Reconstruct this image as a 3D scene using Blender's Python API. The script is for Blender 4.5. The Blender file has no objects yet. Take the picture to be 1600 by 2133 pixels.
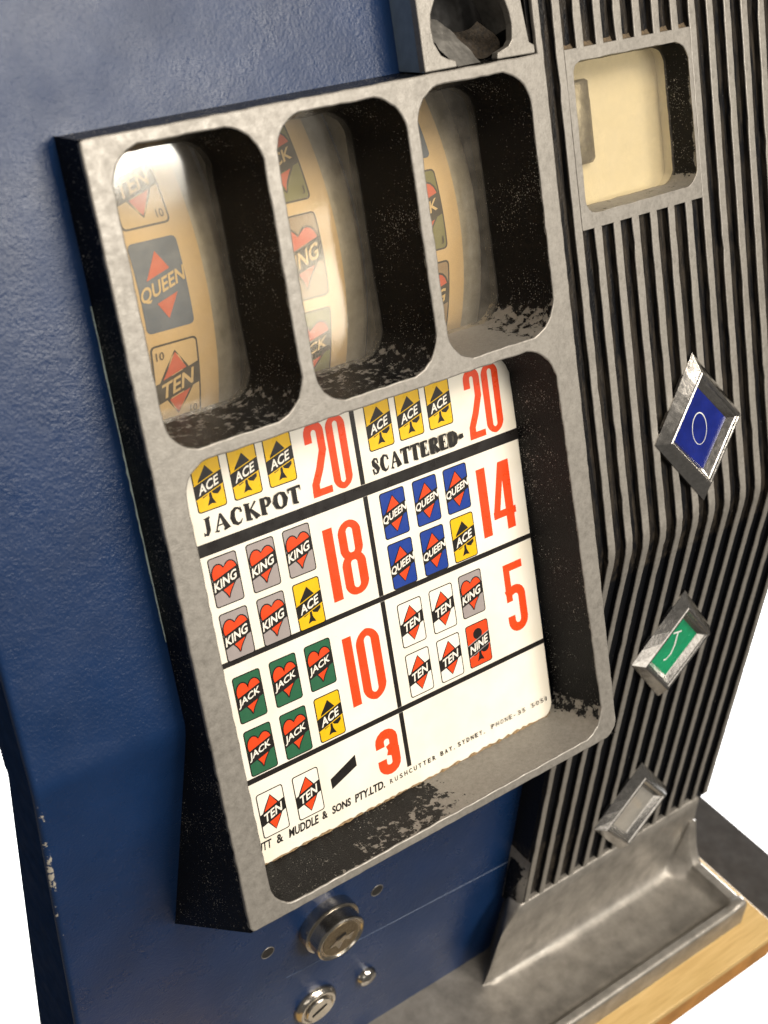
import bpy, bmesh, math, random
from mathutils import Vector, Matrix
random.seed(7)
scene = bpy.context.scene
col = scene.collection
# ---------------------------------------------------------------- units and frames
# "face units": x to the right, y into the machine, z up along the leaning face; 1 unit = 0.42 mm
S = 0.00042
TILT = math.radians(21.06)                 # the face leans back; lower panel is upright
SN, CS = math.sin(TILT), math.cos(TILT)
X0, U0, W0 = 771.0, -1210.0, -161.0        # base point of the machine on the wooden board

def wu(w, u):                              # level world frame -> face frame
    return (w * CS - u * SN, w * SN + u * CS)
YB, ZB = wu(W0, U0)
def F(x, y, z):                            # face units -> machine-local metres
    return Vector(((x - X0) * S, (y - YB) * S, (z - ZB) * S))
def WL(x, w, u):                           # level units -> machine-local metres
    y, z = wu(w, u)
    return F(x, y, z)
def world(x, w, u):                        # level units -> world metres
    return Vector(((x - X0) * S, w * S, (u - U0) * S))
def face_world(x, y, z):
    return world(x, y * CS + z * SN, -y * SN + z * CS)

# ---------------------------------------------------------------- camera
cam_d = bpy.data.cameras.new("camera")
cam = bpy.data.objects.new("camera", cam_d)
col.objects.link(cam)
right_f = Vector((0.79753666, -0.58427699, -0.15018548))
down_f = Vector((-0.31008962, -0.1834918, -0.93283181))
fwd_f = Vector((0.51747436, 0.79053852, -0.32751967))
def dirw(v):
    return Vector((v.x, v.y * CS + v.z * SN, -v.y * SN + v.z * CS))
r_, d_, f_ = dirw(right_f), dirw(down_f), dirw(fwd_f)
mw = Matrix.Identity(4)
for i in range(3):
    mw[i][0] = r_[i]; mw[i][1] = -d_[i]; mw[i][2] = -f_[i]
mw.translation = face_world(0, -1000, 0)
cam.matrix_world = mw
cam_d.sensor_fit = 'HORIZONTAL'; cam_d.sensor_width = 36.0
cam_d.lens = 2901.68 / 1600 * 36.0
cam_d.clip_start = 0.01; cam_d.clip_end = 50
cam_d.dof.use_dof = True
cam_d.dof.focus_distance = 0.575
cam_d.dof.aperture_fstop = 17.0
scene.camera = cam

# ---------------------------------------------------------------- world, lamps, exposure
wd = bpy.data.worlds.new("World"); scene.world = wd; wd.use_nodes = True
bg = wd.node_tree.nodes["Background"]
bg.inputs[0].default_value = (1.0, 0.93, 0.84, 1); bg.inputs[1].default_value = 0.14
scene.view_settings.view_transform = 'Standard'
scene.view_settings.look = 'None'
scene.view_settings.exposure = 0.0
scene.view_settings.gamma = 1.0

def area(name, loc, target, sx, sy, power, color):
    l = bpy.data.lights.new(name, 'AREA'); l.shape = 'RECTANGLE'; l.size = sx; l.size_y = sy
    l.energy = power; l.color = color
    o = bpy.data.objects.new(name, l); col.objects.link(o)
    o.location = loc
    o.rotation_euler = (Vector(target) - Vector(loc)).to_track_quat('-Z', 'Y').to_euler()
    o["label"] = "room lamp lighting the machine"; o["category"] = "lamp"  # one label for the ceiling lamps and the added fill lights
    return o
mid = face_world(700, 0, -450)
area("ceiling_lamp", (0.02, -0.88, 1.62), mid, 0.5, 0.5, 18, (1.0, 0.905, 0.785))
area("ceiling_lamp", (0.75, -1.0, 1.40), mid, 0.30, 0.30, 9, (1.0, 0.905, 0.785))
area("front_fill", (0.78, -2.17, 1.30), mid, 0.85, 0.44, 38, (1.0, 0.94, 0.85))  # soft light added in front for the enamel sheen and left-pane glare
area("facet_fill", (-1.25, -1.50, 1.00), mid, 1.0, 0.6, 4.0, (1.0, 0.92, 0.82))  # added unseen light that brightens the left facets of the diamond buttons
area("pane_glare_fill", (1.26, -2.0, 0.75), face_world(690, 72, -210), 0.17, 0.24, 1.6, (1.0, 0.92, 0.80))  # added unseen light that makes the glare on the middle reel pane
# unseen lights added below table height to whiten the paper backdrop
area("backdrop_fill", (0.50, 1.45, -0.08), (0.45, 0.75, -0.75), 1.6, 0.4, 50, (1, 1, 1))
area("backdrop_fill", (1.75, 0.45, -0.10), (0.95, 0.35, -0.75), 0.4, 0.9, 45, (1, 1, 1))

# ---------------------------------------------------------------- materials
def new_mat(name):
    m = bpy.data.materials.new(name); m.use_nodes = True
    nt = m.node_tree; b = nt.nodes["Principled BSDF"]
    return m, nt, b
def N(nt, t, **kw):
    n = nt.nodes.new(t)
    for k, v in kw.items():
        if k in n.inputs: n.inputs[k].default_value = v
        else: setattr(n, k, v)
    return n
def L(nt, a, b): nt.links.new(a, b)
def coords(nt): return N(nt, "ShaderNodeTexCoord").outputs["Object"]
def noise(nt, scale, detail=3, rough=0.55, vec=None):
    n = N(nt, "ShaderNodeTexNoise"); n.inputs["Scale"].default_value = scale
    n.inputs["Detail"].default_value = detail; n.inputs["Roughness"].default_value = rough
    L(nt, vec if vec else coords(nt), n.inputs["Vector"])
    return n.outputs["Fac"]
def ramp(nt, src, stops):
    r = N(nt, "ShaderNodeValToRGB"); L(nt, src, r.inputs[0])
    e = r.color_ramp.elements
    while len(e) > len(stops): e.remove(e[-1])
    while len(e) < len(stops): e.new(0.5)
    for i, (p, c) in enumerate(stops):
        e[i].position = p; e[i].color = (*c, 1) if len(c) == 3 else c
    return r.outputs[0]
def gray(v): return (v, v, v)
def mixc(nt, fac, a, b):
    m = N(nt, "ShaderNodeMix", data_type='RGBA')
    if isinstance(fac, float): m.inputs[0].default_value = fac
    else: L(nt, fac, m.inputs[0])
    for i, v in ((6, a), (7, b)):
        if isinstance(v, tuple): m.inputs[i].default_value = (*v, 1)
        else: L(nt, v, m.inputs[i])
    return m.outputs[2]
def math_(nt, op, a, b=None):
    m = N(nt, "ShaderNodeMath", operation=op)
    for i, v in ((0, a), (1, b)):
        if v is None: continue
        if isinstance(v, (int, float)): m.inputs[i].default_value = v
        else: L(nt, v, m.inputs[i])
    return m.outputs[0]
def bump(nt, b, h, strength, dist, prev=None):
    n = N(nt, "ShaderNodeBump"); n.inputs["Strength"].default_value = strength
    n.inputs["Distance"].default_value = dist
    L(nt, h, n.inputs["Height"])
    if prev: L(nt, prev, n.inputs["Normal"])
    L(nt, n.outputs[0], b.inputs["Normal"])
    return n.outputs[0]

def cast_color(nt):
    c0 = math_(nt, "ADD", math_(nt, "MULTIPLY", noise(nt, 520, 7, 0.75), 0.75), math_(nt, "MULTIPLY", noise(nt, 45, 5, 0.6), 0.25))
    c1 = ramp(nt, c0, [(0.33, (0.200, 0.187, 0.165)), (0.5, (0.268, 0.251, 0.224)), (0.68, (0.325, 0.306, 0.275))])
    c2 = ramp(nt, noise(nt, 2600, 2), [(0.28, (0.55, 0.53, 0.5)), (0.45, (1, 1, 1))])
    m = N(nt, "ShaderNodeMix", data_type='RGBA', blend_type='MULTIPLY'); m.inputs[0].default_value = 0.22
    L(nt, c1, m.inputs[6]); L(nt, c2, m.inputs[7])
    return m.outputs[2]
def mk_cast():
    m, nt, b = new_mat("cast_metal")
    L(nt, cast_color(nt), b.inputs["Base Color"])
    b.inputs["Metallic"].default_value = 0.45
    L(nt, ramp(nt, noise(nt, 300), [(0.3, gray(0.36)), (0.7, gray(0.54))]), b.inputs["Roughness"])
    p = bump(nt, b, noise(nt, 1500, 4), 0.22, 0.0003)
    bump(nt, b, noise(nt, 130, 2), 0.15, 0.001, p)
    return m
def mk_black(name, speck=0.69, crinkle=0.75, base=0.0045, rough=0.25, cs=1900, dust=0.0):
    m, nt, b = new_mat(name)
    at = N(nt, "ShaderNodeAttribute"); at.attribute_name = "wear"
    wear = at.outputs["Fac"]
    n1 = noise(nt, 260, 9, 0.70)
    # chip where noise < wear
    s = math_(nt, 'SUBTRACT', wear, n1)
    chip = ramp(nt, math_(nt, 'ADD', s, 0.5), [(0.50, gray(0)), (0.515, gray(1))])
    sp = ramp(nt, math_(nt, 'ADD', noise(nt, 1700, 2, 0.5), math_(nt, 'MULTIPLY', math_(nt, 'SUBTRACT', noise(nt, 55, 3), 0.5), 0.30)), [(speck, gray(0)), (speck + 0.03, gray(1))])
    cb = mixc(nt, sp, (base * .85, base * .92, base * 1.15), (0.50, 0.47, 0.41))  # pale specks put into the colour for paint dust and crinkle sparkle
    if dust:
        mp = N(nt, "ShaderNodeMapping"); mp.inputs["Scale"].default_value = (1, 1, 0.12); L(nt, coords(nt), mp.inputs[0])
        dm = ramp(nt, noise(nt, 420, 6, 0.7, mp.outputs[0]), [(0.42, gray(0)), (0.72, gray(dust))])
        dm = math_(nt, 'MULTIPLY', dm, ramp(nt, wear, [(0.14, gray(0)), (0.20, gray(1))]))
        cb = mixc(nt, dm, cb, (0.085, 0.068, 0.048))
    L(nt, mixc(nt, chip, cb, cast_color(nt)), b.inputs["Base Color"])
    L(nt, math_(nt, 'MULTIPLY', chip, 0.35), b.inputs["Metallic"])
    L(nt, ramp(nt, chip, [(0, gray(rough)), (1, gray(0.5))]), b.inputs["Roughness"])
    p = bump(nt, b, noise(nt, cs, 3, 0.6), crinkle, 0.0006)
    inv = math_(nt, 'SUBTRACT', 1.0, chip)
    bump(nt, b, inv, 0.8, 0.0004, p)
    L(nt, ramp(nt, chip, [(0, gray(0.16)), (1, gray(0.5))]), b.inputs["Specular IOR Level"])
    return m
def mk_blue():
    m, nt, b = new_mat("blue_enamel")
    at = N(nt, "ShaderNodeAttribute"); at.attribute_name = "wear"
    n1 = noise(nt, 260, 5, 0.62)
    chip = ramp(nt, math_(nt, 'ADD', math_(nt, 'SUBTRACT', at.outputs["Fac"], n1), 0.5), [(0.5, gray(0)), (0.51, gray(1))])
    c = ramp(nt, noise(nt, 25, 4, 0.6), [(0.3, (0.0045, 0.0195, 0.066)), (0.7, (0.0068, 0.0265, 0.088))])
    nick = ramp(nt, noise(nt, 170, 5, 0.75), [(0.70, gray(0)), (0.73, gray(1))])
    c = mixc(nt, nick, c, (0.10, 0.14, 0.24))
    L(nt, mixc(nt, chip, c, (0.40, 0.37, 0.31)), b.inputs["Base Color"])
    L(nt, ramp(nt, noise(nt, 40, 4), [(0.3, gray(0.22)), (0.7, gray(0.38))]), b.inputs["Roughness"])
    b.inputs["Specular IOR Level"].default_value = 0.34
    p = bump(nt, b, noise(nt, 950, 3, 0.6), 0.35, 0.0005)
    bump(nt, b, noise(nt, 230, 4), 0.20, 0.0008, p)
    return m
def mk_plain(name, color, rough=0.5, metal=0.0, var=0.15, vs=400, bs=0.0, bscale=800, coat=0.0):
    m, nt, b = new_mat(name)
    lo = tuple(c * (1 - var) for c in color); hi = tuple(min(1, c * (1 + var)) for c in color)
    L(nt, ramp(nt, noise(nt, vs, 5, 0.6), [(0.3, lo), (0.7, hi)]), b.inputs["Base Color"])
    b.inputs["Metallic"].default_value = metal
    L(nt, ramp(nt, noise(nt, vs * 0.6, 4), [(0.3, gray(max(0.02, rough * 0.8))), (0.7, gray(min(1, rough * 1.2)))]), b.inputs["Roughness"])
    if coat: b.inputs["Coat Weight"].default_value = coat; b.inputs["Coat Roughness"].default_value = 0.08
    if bs: bump(nt, b, noise(nt, bscale, 4), bs, 0.0005)
    return m
def mk_glass():
    m, nt, b = new_mat("window_plastic")
    out = nt.nodes["Material Output"]; nt.nodes.remove(b)
    tr = N(nt, "ShaderNodeBsdfTransparent"); tr.inputs[0].default_value = (0.93, 0.90, 0.82, 1)
    gl = N(nt, "ShaderNodeBsdfGlossy"); gl.inputs["Roughness"].default_value = 0.10
    lw = N(nt, "ShaderNodeLayerWeight"); lw.inputs[0].default_value = 0.5
    fac = math_(nt, 'ADD', 0.048, math_(nt, 'MULTIPLY', 0.9, math_(nt, 'POWER', lw.outputs["Facing"], 5)))
    bp = N(nt, "ShaderNodeBump"); bp.inputs["Strength"].default_value = 0.35; bp.inputs["Distance"].default_value = 0.002
    L(nt, noise(nt, 22, 1), bp.inputs["Height"]); L(nt, bp.outputs[0], gl.inputs["Normal"])
    mx = N(nt, "ShaderNodeMixShader")
    L(nt, fac, mx.inputs[0]); L(nt, tr.outputs[0], mx.inputs[1]); L(nt, gl.outputs[0], mx.inputs[2])
    df = N(nt, "ShaderNodeBsdfDiffuse"); df.inputs[0].default_value = (0.62, 0.57, 0.50, 1)  # dusty haze put in for the veil of room reflections on the panes
    dm = ramp(nt, noise(nt, 120, 5, 0.65), [(0.25, gray(0.025)), (0.75, gray(0.085))])
    m2 = N(nt, "ShaderNodeMixShader"); L(nt, dm, m2.inputs[0]); L(nt, mx.outputs[0], m2.inputs[1]); L(nt, df.outputs[0], m2.inputs[2])
    L(nt, m2.outputs[0], out.inputs[0])
    return m
def mk_wood():
    m, nt, b = new_mat("varnished_wood")
    mp = N(nt, "ShaderNodeMapping"); mp.inputs["Scale"].default_value = (1, 14, 14)
    L(nt, coords(nt), mp.inputs[0])
    g = noise(nt, 28, 8, 0.65, mp.outputs[0])
    L(nt, ramp(nt, g, [(0.25, (0.46, 0.29, 0.105)), (0.5, (0.60, 0.41, 0.165)), (0.75, (0.70, 0.50, 0.23))]), b.inputs["Base Color"])
    b.inputs["Roughness"].default_value = 0.38
    bump(nt, b, g, 0.1, 0.0004)
    return m
def mk_paper(name, color, dirt=(0.5, 0.36, 0.2), amt=0.35, rough=0.55):
    m, nt, b = new_mat(name)
    base = ramp(nt, noise(nt, 28, 6, 0.6), [(0.3, (color[0] * 0.93, color[1] * 0.90, color[2] * 0.83)), (0.65, color)])
    d = ramp(nt, noise(nt, 900, 3, 0.7), [(0.66, gray(0)), (0.76, gray(amt))])
    L(nt, mixc(nt, d, base, dirt), b.inputs["Base Color"])
    b.inputs["Roughness"].default_value = rough
    return m
M = {}
M['cast'] = mk_cast()
M['black'] = mk_black("black_crinkle_paint")
M['blackrib'] = mk_black("black_gloss_paint", speck=0.78, crinkle=0.35, base=0.006, rough=0.30, cs=700, dust=0.55)
M['blue'] = mk_blue()
M['paleblue'] = mk_plain("worn_pale_blue_paint", (0.20, 0.27, 0.36), 0.5, 0, 0.12, 200, 0.2)
M['blueshade'] = mk_plain('shaded_blue_enamel', (0.006, 0.024, 0.080), 0.9, 0, 0.2, 200)  # same enamel on the side flange, its sheen cut to keep it dark
M['blueshade'].node_tree.nodes['Principled BSDF'].inputs['Specular IOR Level'].default_value = 0.06
M['seam'] = mk_plain('scratched_blue', (0.09, 0.12, 0.18), 0.5, 0, 0.3, 600)
M['undercoat'] = mk_plain("pale_undercoat", (0.36, 0.45, 0.43), 0.6, 0, 0.2, 600, 0.3)
M['chrome'] = mk_plain("chrome", (0.50, 0.485, 0.46), 0.20, 1.0, 0.15, 500, 0.10, 700)
M['nickel'] = mk_plain("nickel", (0.52, 0.485, 0.43), 0.20, 1.0, 0.15, 500, 0.1, 1500)
M['brass'] = mk_plain("aged_brass", (0.36, 0.30, 0.21), 0.35, 1.0, 0.25, 700, 0.2, 1500)
M['steel'] = mk_plain("worn_steel", (0.26, 0.25, 0.23), 0.45, 0.8, 0.25, 300, 0.3, 500)
M['traymetal'] = mk_plain("tray_metal", (0.27, 0.252, 0.225), 0.42, 0.55, 0.28, 90, 0.3, 260)
M['dark'] = mk_plain("dark_inside", (0.012, 0.011, 0.010), 0.7)
M['dust'] = mk_plain("brown_dust", (0.024, 0.017, 0.010), 0.9, 0, 0.7, 900, 0.6, 1500)
M['dirt'] = mk_plain('brown_grime', (0.24, 0.16, 0.08), 0.9, 0, 0.4, 900)
M['groovedust'] = mk_plain('groove_dust', (0.10, 0.072, 0.042), 0.95, 0, 0.5, 1500)
M['alu'] = mk_plain("brushed_aluminium", (0.50, 0.485, 0.46), 0.45, 0.5, 0.15, 200, 0.1, 800)
M['cream'] = mk_plain("cream_acrylic", (0.87, 0.83, 0.72), 0.25, 0, 0.04, 120, 0.0, coat=0.4)
M['card'] = mk_paper("award_card_plastic", (0.89, 0.85, 0.755), (0.55, 0.42, 0.25), 0.40, 0.24)
M['tan'] = mk_paper("aged_reel_paper", (0.76, 0.58, 0.37), (0.28, 0.17, 0.07), 0.5, 0.5)
M['glass'] = mk_glass()
M['wood'] = mk_wood()
M['rail'] = mk_plain("wood_edge", (0.46, 0.22, 0.06), 0.4, 0, 0.25, 60)
M['table'] = mk_plain("dark_table_paint", (0.035, 0.032, 0.030), 0.85, 0, 0.25, 120, 0.2, 500)
M['jewel_blue'] = mk_plain("blue_plastic", (0.004, 0.012, 0.145), 0.22, 0, 0.25, 120, 0.05, coat=0.3)
M['jewel_green'] = mk_plain("green_plastic", (0.004, 0.26, 0.11), 0.25, 0, 0.2, 120, 0.05, coat=0.3)
M['jewel_clear'] = mk_plain("clear_grey_plastic", (0.42, 0.40, 0.36), 0.15, 0.3, 0.15, 120, 0.05, coat=0.3)
M['engrave'] = mk_plain("white_engraving", (0.75, 0.78, 0.75), 0.6)
def ink(name, c, rough=0.3): return mk_plain(name, c, rough, 0, 0.05, 300)
M['k'] = ink("black_ink", (0.012, 0.010, 0.009))
M['r'] = ink("red_ink", (0.80, 0.062, 0.010))
M['w'] = ink("white_ink", (0.86, 0.82, 0.72))
M['y'] = ink("yellow_ink", (0.78, 0.47, 0.006))
M['b'] = ink("blue_ink", (0.012, 0.045, 0.27))
M['g'] = ink("green_ink", (0.022, 0.115, 0.055))
M['l'] = ink("grey_ink", (0.33, 0.29, 0.28))
# faded inks of the old reel paper
M['fk'] = ink("faded_black_ink", (0.045, 0.04, 0.04), 0.5)
M['fr'] = ink("faded_red_ink", (0.68, 0.125, 0.075), 0.5)
M['fb'] = ink("faded_blue_ink", (0.115, 0.165, 0.29), 0.5)
M['fg'] = ink("faded_green_ink", (0.20, 0.21, 0.085), 0.5)
M['fl'] = ink("faded_lilac_ink", (0.36, 0.27, 0.20), 0.5)
M['ft'] = ink("reel_card_paper", (0.72, 0.55, 0.34), 0.5)
M['fw'] = ink("faded_cream_ink", (0.74, 0.57, 0.34), 0.5)
m, nt, b = new_mat("white_paper_backdrop")
L(nt, ramp(nt, noise(nt, 3), [(0.3, gray(0.86)), (0.7, gray(0.88))]), b.inputs["Base Color"]); b.inputs["Roughness"].default_value = 0.9
M['backdrop'] = m

# ---------------------------------------------------------------- object helpers
def mesh_obj(name, verts, faces, mats, parent=None, midx=None, smooth=False, wear=None, origin=None):
    """verts in parent-local metres; the object's origin is moved to its centre"""
    vs = [Vector(v) for v in verts]
    if origin is None:
        lo = Vector((min(v.x for v in vs), min(v.y for v in vs), min(v.z for v in vs)))
        hi = Vector((max(v.x for v in vs), max(v.y for v in vs), max(v.z for v in vs)))
        origin = (lo + hi) / 2
    me = bpy.data.meshes.new(name)
    me.from_pydata([v - origin for v in vs], [], faces)
    if not isinstance(mats, (list, tuple)): mats = [mats]
    for mt in mats: me.materials.append(mt)
    if midx:
        me.polygons.foreach_set("material_index", midx)
    if smooth: me.polygons.foreach_set("use_smooth", [True] * len(me.polygons))
    if wear is not None:
        a = me.attributes.new("wear", 'FLOAT', 'POINT'); a.data.foreach_set("value", wear)
    me.update()
    o = bpy.data.objects.new(name, me); col.objects.link(o)
    if parent is not None:
        o.parent = parent
        po = parent.get("_origin")
        o.location = origin - (Vector(po) if po else Vector((0, 0, 0)))
    else:
        o.location = origin
    o["_origin"] = tuple(origin)
    return o
def recalc(o):
    bm = bmesh.new(); bm.from_mesh(o.data)
    bmesh.ops.recalc_face_normals(bm, faces=bm.faces); bm.to_mesh(o.data); bm.free()
def bevel_mod(o, w, seg=2, ang=35):
    md = o.modifiers.new("bevel", 'BEVEL'); md.width = w * S; md.segments = seg
    md.limit_method = 'ANGLE'; md.angle_limit = math.radians(ang)
    return o
def box_pts(x0, x1, a0, a1, b0, b1, fn):
    v = [fn(x, a, b) for x in (x0, x1) for a in (a0, a1) for b in (b0, b1)]
    f = [(0, 1, 3, 2), (4, 6, 7, 5), (0, 4, 5, 1), (2, 3, 7, 6), (0, 2, 6, 4), (1, 5, 7, 3)]
    return v, f
def box(name, x0, x1, a0, a1, b0, b1, fn, mat, parent=None, bev=0):
    v, f = box_pts(x0, x1, a0, a1, b0, b1, fn)
    o = mesh_obj(name, v, f, mat, parent)
    recalc(o)
    if bev: bevel_mod(o, bev)
    return o
def rpoly(pts, rads, seg=8, step=0):
    """rounded polygon, counter-clockwise or clockwise; optional subdivision of straight runs"""
    out = []; n = len(pts)
    if not isinstance(rads, (list, tuple)): rads = [rads] * n
    for i in range(n):
        p = Vector(pts[i]); a = Vector(pts[i - 1]); c = Vector(pts[(i + 1) % n]); r = rads[i]
        d1 = (a - p).normalized(); d2 = (c - p).normalized()
        if r <= 0.01: out.append(p); continue
        ang = d1.angle(d2); t = r / math.tan(ang / 2)
        t = min(t, (a - p).length * 0.49, (c - p).length * 0.49)
        s = p + d1 * t; e = p + d2 * t
        for k in range(seg + 1):
            q = k / seg
            out.append((1 - q) ** 2 * s + 2 * q * (1 - q) * (p * 0.62 + (s + e) * 0.19) + q * q * e)
    if step:
        o2 = []
        for i, p in enumerate(out):
            c = out[(i + 1) % len(out)]; o2.append(p)
            k = int((c - p).length / step)
            for j in range(1, k + 1): o2.append(p.lerp(c, j / (k + 1)))
        out = o2
    return [Vector((p.x, p.y)) for p in out]
def jitter(pts, a):
    return [p + Vector((random.uniform(-a, a), random.uniform(-a, a))) for p in pts]
def offs(pts, d):
    """offset closed polygon along vertex normals (positive = to the left of travel)"""
    n = len(pts); out = []
    for i in range(n):
        t = (pts[(i + 1) % n] - pts[i - 1])
        if t.length < 1e-9: out.append(pts[i].copy()); continue
        t.normalize(); out.append(pts[i] + Vector((-t.y, t.x)) * d)
    return out
def ccw(pts):
    a = sum(pts[i - 1].x * pts[i].y - pts[i].x * pts[i - 1].y for i in range(len(pts)))
    return pts if a > 0 else pts[::-1]
def plate(name, outer, holes, mat, parent, y0=0.0, thick=3.0, bev=1.2, fn=F):
    """flat casting face with rounded arrises: outer and holes are 2-D loops in (x, z)"""
    loops = [ccw(outer)] + [ccw(h)[::-1] for h in holes]
    bm = bmesh.new(); rings = []
    for lp in loops:
        ins = offs(lp, bev)                                # solid lies to the left of travel
        mid_ = offs(lp, bev * 0.3)
        rg = []
        for pts, y in ((ins, y0), (mid_, y0 + bev * 0.3), (lp, y0 + bev), (lp, y0 + thick)):
            rg.append([bm.verts.new(fn(p.x, y, p.y)) for p in pts])
        rings.append(rg)
    edges = []
    for rg in rings:
        r0 = rg[0]
        for i in range(len(r0)): edges.append(bm.edges.new((r0[i - 1], r0[i])))
    bmesh.ops.triangle_fill(bm, use_beauty=True, use_dissolve=False, edges=edges)
    for rg in rings:
        for a, c in zip(rg[:-1], rg[1:]):
            for i in range(len(a)):
                f = bm.faces.new((a[i - 1], a[i], c[i], c[i - 1])); f.smooth = True
    bmesh.ops.recalc_face_normals(bm, faces=bm.faces)
    bm.verts.index_update()
    vs = [v.co.copy() for v in bm.verts]; fs = [tuple(v.index for v in f.verts) for f in bm.faces]
    bm.free()
    return mesh_obj(name, vs, fs, mat, parent)
def loft(name, rings, mat, parent, closed=True, smooth=True, wearfn=None, cap=False, fn=F):
    """rings: lists of (x, y, z) in face units"""
    vs = []; fs = []; wear = []
    n = len(rings[0])
    for k, r in enumerate(rings):
        for i, p in enumerate(r):
            vs.append(fn(*p))
            if wearfn: wear.append(wearfn(p, (0.05 if k == 1 and len(rings) == 7 else k / max(1, len(rings) - 1)), i / n))
    for k in range(len(rings) - 1):
        for i in range(n if closed else n - 1):
            j = (i + 1) % n
            fs.append((k * n + i, k * n + j, (k + 1) * n + j, (k + 1) * n + i))
    if cap: fs.append(tuple(range((len(rings) - 1) * n, len(rings) * n)))
    return mesh_obj(name, vs, fs, mat, parent, smooth=smooth, wear=wear if wearfn else None)

# ---------------------------------------------------------------- flat print: text and shapes
_tc = {}
def text_mesh(s, bold=0.0):
    key = (s, bold)
    if key in _tc: return _tc[key]
    cu = bpy.data.curves.new("t", 'FONT'); cu.body = s; cu.size = 1; cu.offset = bold
    cu.resolution_u = 3; cu.fill_mode = 'FRONT'
    ob = bpy.data.objects.new("t", cu); col.objects.link(ob)
    dg = bpy.context.evaluated_depsgraph_get()
    me = bpy.data.meshes.new_from_object(ob.evaluated_get(dg))
    vs = [Vector((v.co.x, v.co.y)) for v in me.vertices]; fs = [tuple(p.vertices) for p in me.polygons]
    bpy.data.objects.remove(ob); bpy.data.curves.remove(cu); bpy.data.meshes.remove(me)
    x0 = min(v.x for v in vs); x1 = max(v.x for v in vs); y0 = min(v.y for v in vs); y1 = max(v.y for v in vs)
    vs = [Vector(((v.x - x0) / (x1 - x0), (v.y - y0) / (y1 - y0))) for v in vs]
    _tc[key] = (vs, fs)
    return _tc[key]
class Print:
    """layers of flat coloured ink; every piece gets its own tiny height so nothing is coplanar"""
    def __init__(s): s.v = []; s.f = []; s.m = []; s.mats = []; s.h = 0
    def mi(s, key):
        if key not in s.mats: s.mats.append(key)
        return s.mats.index(key)
    def add(s, vs, fs, key, lift=1):
        s.h += lift; o = len(s.v)
        s.v += [(v[0], v[1], s.h) for v in vs]
        s.f += [tuple(i + o for i in f) for f in fs]; s.m += [s.mi(key)] * len(fs)
    def poly(s, pts, key):                                     # convex or star-shaped polygon
        c = Vector((sum(p[0] for p in pts) / len(pts), sum(p[1] for p in pts) / len(pts)))
        vs = [c] + [Vector(p[:2]) for p in pts]; n = len(pts)
        s.add(vs, [(0, 1 + i, 1 + (i + 1) % n) for i in range(n)], key)
    def strip(s, x0, x1, y0, y1, key, ny=10, nx=2):
        vs = [(x0 + (x1 - x0) * i / nx, y0 + (y1 - y0) * j / ny) for j in range(ny + 1) for i in range(nx + 1)]
        w = nx + 1
        s.add(vs, [(j * w + i, j * w + i + 1, (j + 1) * w + i + 1, (j + 1) * w + i) for j in range(ny) for i in range(nx)], key)
    def rrect(s, x0, x1, y0, y1, r, key):
        """rounded rectangle in horizontal slices, so that it can be bent round a reel"""
        ys = [0, .08, .18, .3, .45, .62, .8, 1]
        lv = [y0 + r * t for t in ys] + [y0 + r + (y1 - y0 - 2 * r) * k / 8 for k in range(1, 8)] + [y1 - r * t for t in ys[::-1]]
        vs = []
        for y in lv:
            d = max(0, r - min(y - y0, y1 - y)) if r else 0
            e = r - math.sqrt(max(0, r * r - d * d)) if r else 0
            vs += [(x0 + e, y), (x1 - e, y)]
        s.add(vs, [(2 * k, 2 * k + 1, 2 * k + 3, 2 * k + 2) for k in range(len(lv) - 1)], key)
    def stroke(s, pts, w, key, closed=False):
        pts = [Vector(p) for p in pts]; vs = []
        ws = list(w) if isinstance(w, (list, tuple)) else [w] * len(pts)
        keep = [i for i in range(len(pts)) if i == 0 or (pts[i] - pts[i - 1]).length > 1e-4]
        pts = [pts[i] for i in keep]; ws = [ws[i] for i in keep]; n = len(pts)
        for i, p in enumerate(pts):
            a = pts[i - 1] if (i or closed) else None; c = pts[(i + 1) % n] if (i < n - 1 or closed) else None
            if a is None: t = (c - p).normalized(); nn = Vector((-t.y, t.x))
            elif c is None: t = (p - a).normalized(); nn = Vector((-t.y, t.x))
            else:
                t1 = (p - a).normalized(); t2 = (c - p).normalized(); t = (t1 + t2)
                t = t.normalized() if t.length > 1e-6 else t1
                nn = Vector((-t.y, t.x)); k = max(0.45, nn.dot(Vector((-t1.y, t1.x)))); nn = nn / k
            vs += [p + nn * ws[i] / 2, p - nn * ws[i] / 2]
        k = n if closed else n - 1
        s.add(vs, [(2 * i, 2 * i + 1, 2 * ((i + 1) % n) + 1, 2 * ((i + 1) % n)) for i in range(k)], key)
    def ring(s, outer, inner, key):
        n = len(outer)
        s.add(list(outer) + list(inner), [(i, (i + 1) % n, n + (i + 1) % n, n + i) for i in range(n)], key)
    def text(s, t, x0, x1, y0, y1, key, bold=0.02, shear=0.0, rise=0.0):
        vs, fs = text_mesh(t, bold)
        out = []
        for v in vs:
            x = x0 + (x1 - x0) * v.x; y = y0 + (y1 - y0) * v.y
            out.append((x + shear * (y - y0), y + rise * (x - (x0 + x1) / 2)))
        s.add(out, fs, key)
    def obj(s, name, parent, fn, origin=None):
        return mesh_obj(name, [fn(*v) for v in s.v], s.f, [M[k] for k in s.mats], parent, s.m, origin=origin)

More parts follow.
